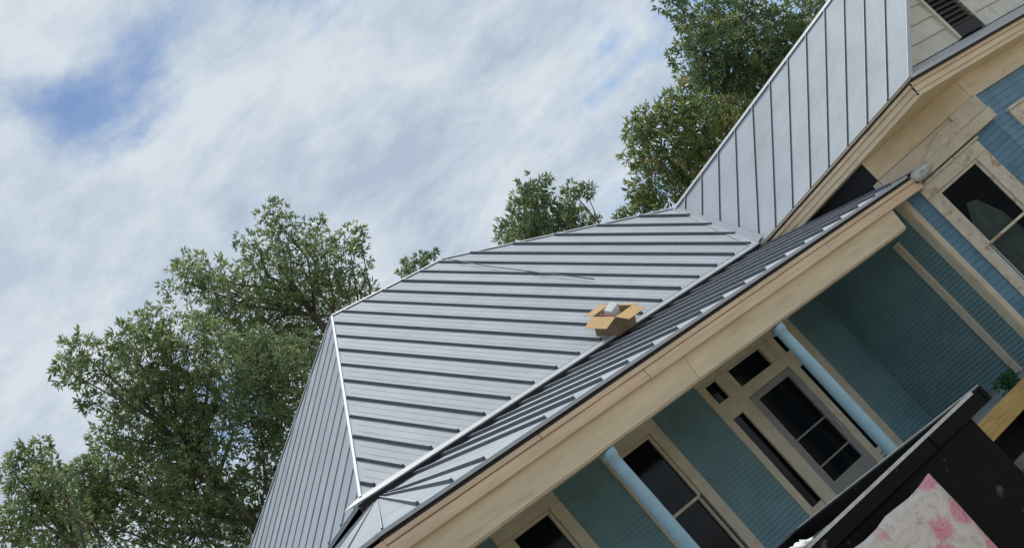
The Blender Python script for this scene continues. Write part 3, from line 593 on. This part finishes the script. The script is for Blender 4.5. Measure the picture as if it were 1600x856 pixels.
tag(mb.build('white_board', 'white_paper', bevel=.004), 'narrow white board end sticking up out of the trailer', 'board')
mb = MB(); nn = 10
for a in range(nn+1):
    for b in range(nn+1):
        s = 1.52+a/nn*.42; bb = -.05+b/nn*.22
        ed = 1 if 0 < a < nn and 0 < b < nn else 0
        mb.v.append(tuple(TQ(s + .02*math.sin(b*2.1), bb + .02*math.sin(a*1.7), 1.302+.035*ed*abs(math.sin(a*1.3+b*.8))+random.uniform(0, .012))))
for a in range(nn):
    for b in range(nn): i = a*(nn+1)+b; mb.f.append((i, i+1, i+nn+2, i+nn+1)); mb.m.append(0)
cl = mb.build('white_cloth', 'white_paper', smooth=True); sm = cl.modifiers.new('t', 'SOLIDIFY'); sm.thickness = .004
tag(cl, 'crumpled white cloth lying on the black trailer rail', 'cloth')

# ------------------------------------------------------------------ trees
def leaf_mesh(name, centers, dirs, tints, m, parent, ll=(.09, .16), lw=.30, per=(7, 11)):
    C = np.array(centers); Dv = np.array(dirs); t0 = np.array(tints); n = rng.integers(*per, size=len(C)); ix = np.repeat(np.arange(len(C)), n); M_ = len(ix)
    nz_ = lambda a: a/(np.linalg.norm(a, axis=1, keepdims=True)+1e-9)
    v = Dv[ix]*.75 + rng.normal(size=(M_, 3))*.75; v[:, 2] -= .12; v = nz_(v); s = nz_(np.cross(v, rng.normal(size=(M_, 3)))); f = np.cross(v, s)
    L_ = rng.uniform(*ll, size=(M_, 1)); W_ = L_*lw*rng.uniform(.8, 1.2, size=(M_, 1))*.5; b = C[ix] + v*rng.uniform(0, .05, size=(M_, 1))
    vs_ = np.stack([b, b+v*L_*.45+s*W_+f*.012, b+v*L_-f*.02, b+v*L_*.45-s*W_+f*.012], 1).reshape(-1, 3)
    q = np.arange(M_)[:, None]*4; fs = np.concatenate([q+np.array([[0, 1, 2]]), q+np.array([[0, 2, 3]])], 1).reshape(-1, 3).astype(np.int32)
    tn = np.repeat(np.clip(t0[ix]+rng.normal(size=M_)*.12, 0, 1), 2).astype(np.float32)
    c0 = vs_.mean(0); me = bpy.data.meshes.new(name); me.vertices.add(len(vs_)); me.vertices.foreach_set('co', (vs_-c0).astype(np.float32).ravel())
    me.loops.add(len(fs)*3); me.loops.foreach_set('vertex_index', fs.ravel()); me.polygons.add(len(fs)); me.polygons.foreach_set('loop_start', np.arange(0, len(fs)*3, 3, dtype=np.int32))
    me.update(calc_edges=True); me.materials.append(MATS[m])
    at = me.attributes.new('tint', 'FLOAT', 'FACE'); at.data.foreach_set('value', tn)
    o = bpy.data.objects.new(name, me); COL.objects.link(o); place(o, Vector(c0.tolist()), parent); return o
def tree(blobs, base, label, m, dens=340, extra=True, accent=.03, seed=0, group='trees behind the house'):
    rnd = random.Random(seed); bl = np.array(blobs); mean = bl[:, :3].mean(0); zmin = bl[:, 2].min()
    root = thing('tree', (*base, 0), label, 'tree', group)
    tb = MB(); B = Vector((*base, 0)); Tp = Vector((mean[0], mean[1], mean[2]+.2*(bl[:, 2].max()-mean[2]))); r0 = .10+.018*Tp.z
    tr = [B.lerp(Tp, q) + Vector((rnd.uniform(-.2, .2)*(q > 0), rnd.uniform(-.2, .2)*(q > 0), 0)) for q in (0, .15, .35, .55, .75, 1)]
    tb.tube(tr, [r0*1.4, r0, r0*.8, r0*.55, r0*.35, r0*.12], 10)
    blobs = list(blobs)
    if extra:
        R0 = max(np.ptp(bl[:, 0]), np.ptp(bl[:, 1]))*.3
        for k in range(7):
            a = k*2.4; z = 4.5+(zmin-5)*(k/7.); q = Vector((base[0]+R0*math.cos(a)*.8, base[1]+abs(R0*math.sin(a))*.8+.8, z)); blobs.append((q.x, q.y, q.z, .75))
    C_, D_v, Tn = [], [], []
    for (x, y, z, R) in blobs:
        c = Vector((x, y, z)); ts_ = min(.92, max(.3, (c.z-1.2-math.hypot(c.x-B.x, c.y-B.y)*.8)/Tp.z)); best = tr[0].lerp(tr[-1], ts_); best = min((tr[q].lerp(tr[q+1], w_) for q in range(1, 5) for w_ in (0, .25, .5, .75)), key=lambda p: abs(p.z-ts_*Tp.z))
        mid = best.lerp(c, .55) + Vector((rnd.uniform(-.3, .3), rnd.uniform(-.3, .3), -.25+rnd.uniform(-.2, .2)))
        if (c-best).length > .3: tb.tube([best, mid, c], [.03+.035*R, .022+.015*R, .010], 6)
        n = int(dens*R*R)+6; shade = rnd.uniform(-.12, .12)
        for k in range(n):
            d = rng.normal(size=3); d /= np.linalg.norm(d); rr = R*(rng.uniform(.1, 1.0)**.55)*1.3
            d2 = d*np.array([1.08, 1.08, .92]); pt = np.array([x, y, z]) + d2*rr
            C_.append(pt); D_v.append(d + np.array([0, 0, .25])); Tn.append(.98 if rng.random() < accent else min(.92, .42+shade+rng.normal()*.2))
            if k % 9 == 0: tb.tube([c, c.lerp(Vector(pt.tolist()), .5)+Vector((0, 0, -.03)), Vector(pt.tolist())], [.012, .008, .004], 4, cap=False)
    tb.build('trunk', 'bark', root, smooth=True)
    leaf_mesh('crown', C_, D_v, Tn, m, root)
BA = [(13.3, 14.06, 13.36, 0.31), (13.13, 15.0, 13.32, 0.39), (13.47, 14.43, 12.79, 0.46), (14.24, 14.36, 12.57, 0.31), (14.63, 14.23, 12.02, 0.34), (14.19, 13.44, 11.43, 0.15), (13.09, 14.17, 11.96, 0.59), (13.34, 15.72, 12.78, 0.56), (13.86, 14.24, 11.44, 0.56), (13.96, 14.28, 10.83, 0.43), (13.97, 15.86, 11.75, 0.7), (12.84, 15.65, 11.66, 0.77), (12.26, 16.28, 14.13, 0.31), (11.67, 16.08, 13.69, 0.43), (12.23, 16.05, 13.42, 0.46), (12.05, 15.31, 12.5, 0.62), (12.28, 16.51, 11.9, 0.93), (13.37, 16.36, 11.01, 0.77), (11.99, 16.3, 12.49, 0.46), (14.16, 15.3, 11.02, 0.46)]
BB = [(7.91, 14.78, 12.57, 0.35), (7.21, 14.28, 12.08, 0.24), (8.02, 15.03, 12.08, 0.35), (8.36, 14.41, 11.89, 0.22), (7.45, 14.76, 11.52, 0.19), (8.18, 13.4, 11.75, 0.32), (9.19, 14.17, 12.06, 0.4), (8.61, 14.1, 11.35, 0.54), (9.37, 13.94, 11.27, 0.67), (8.49, 15.12, 11.27, 0.49), (8.67, 14.81, 10.62, 0.81), (9.65, 14.44, 10.33, 0.81), (9.96, 13.27, 9.52, 0.74), (10.85, 13.3, 9.57, 0.54), (7.67, 15.14, 10.72, 0.43), (7.49, 16.46, 10.48, 0.67), (8.05, 16.06, 9.72, 0.94), (8.11, 14.52, 9.07, 0.81), (9.32, 13.48, 9.01, 0.61), (6.55, 16.1, 9.51, 0.67), (8.38, 16.35, 8.5, 1.08), (8.87, 14.94, 7.88, 0.81), (10.08, 13.84, 8.98, 0.54), (9.38, 14.06, 8.19, 0.54), (8.54, 14.76, 9.8, 0.61), (9.97, 13.07, 10.05, 0.54), (6.83, 15.76, 10.61, 0.3), (6.64, 16.58, 10.22, 0.49), (7.02, 16.22, 10.19, 0.4)]
BC = [(5.51, 13.87, 10.6, 0.29), (5.04, 13.89, 10.58, 0.29), (5.48, 14.16, 9.96, 0.36), (5.03, 14.42, 10.01, 0.43), (4.64, 15.07, 9.95, 0.48), (5.15, 14.22, 9.22, 0.48), (5.12, 13.03, 9.92, 0.22)]
BD = [(18.79, 18.01, 12.35, 0.16), (19.24, 17.91, 12.3, 0.14), (19.34, 17.67, 12.18, 0.09), (18.2, 17.82, 12.02, 0.18), (18.72, 17.76, 12.0, 0.16)]
BE = [(17.36, 11.33, 9.92, 0.34), (17.81, 12.41, 10.04, 0.4), (17.73, 12.03, 9.5, 0.53), (18.0, 11.07, 9.42, 0.15), (17.92, 10.72, 9.05, 0.17), (18.5, 12.04, 9.37, 0.28), (17.61, 13.03, 9.95, 0.34), (17.06, 11.66, 8.85, 0.5), (18.52, 12.01, 9.02, 0.25), (18.26, 11.42, 8.6, 0.12), (16.81, 11.92, 9.23, 0.37)]
BF = [(19.42, 6.61, 10.45, 0.29), (20.09, 7.16, 10.26, 0.17), (20.66, 6.96, 10.0, 0.55), (19.16, 6.71, 9.16, 0.55), (20.7, 6.53, 9.33, 0.65), (19.53, 6.56, 8.58, 0.72), (21.14, 6.57, 8.72, 0.65), (19.49, 7.26, 8.61, 0.58), (20.73, 7.51, 8.19, 0.65), (22.17, 6.19, 8.78, 0.43), (20.68, 6.73, 8.05, 0.58), (20.21, 7.88, 9.36, 0.35), (21.54, 5.34, 8.4, 0.35), (19.34, 7.14, 7.59, 0.58), (21.24, 6.36, 8.26, 0.43)]
BG = [(16.18, 7.0, 8.36, 0.24), (16.71, 6.88, 8.31, 0.35), (17.3, 6.78, 8.33, 0.35), (16.76, 7.77, 8.2, 0.35), (16.7, 7.03, 7.63, 0.61), (17.03, 6.5, 7.55, 0.54), (16.92, 8.34, 7.74, 0.4), (16.75, 7.49, 7.15, 0.54), (16.79, 8.7, 7.61, 0.24), (17.88, 7.68, 7.18, 0.54), (17.9, 6.47, 7.35, 0.4), (15.94, 8.48, 7.42, 0.11), (15.86, 8.66, 7.49, 0.07), (16.43, 8.45, 7.32, 0.24), (17.82, 7.07, 7.21, 0.4)]
tree(BA, (13.2, 15.4), 'tall airy green tree rising above the left end of the roof ridge', 'leaf', dens=340, seed=1)
tree(BB, (8.9, 14.8), 'broad dense green tree filling the sky left of the hip roof', 'leaf', dens=470, seed=2)
tree(BC, (5.3, 14.4), 'small green tree at the lower left edge of the view', 'leaf', dens=500, seed=3)
tree(BD, (18.9, 18.0), 'sparse treetop just showing above the middle of the ridge', 'leaf_dark', dens=520, seed=4)
tree(BE, (18.0, 12.2), 'dark bushy treetop with thin outer sprays above the roof hip', 'leaf_dark', dens=520, seed=5)
tree(BF, (20.6, 7.2), 'tall dark green tree behind the wing roof, reaching the top edge', 'leaf_dark', dens=520, accent=.05, seed=6)
tree(BG, (17.2, 7.9), 'yellowish green tree with rusty patches beside the wing roof ridge', 'leaf_yellow', dens=520, accent=.07, seed=7)
# weed at the porch edge
wd = thing('weed', (9.25, .06, .70), 'bright green leafy sprig at the edge of the porch floor', 'plant')
cs = [np.array([9.1+random.uniform(-.12, .22), .10+random.uniform(-.05, .08), .76+random.uniform(-.03, .06)]) for _ in range(22)]
leaf_mesh('leaves', cs, [np.array([0, -.3, .8])]*22, [random.uniform(.2, .9) for _ in cs], 'leaf_weed', wd, ll=(.05, .09))
mb = MB()
for c in cs[::3]: mb.tube([(9.2, .10, .70), (float(c[0]), float(c[1]), float(c[2]))], [.006, .003], 5)
mb.build('stem', 'leaf_stem', wd)
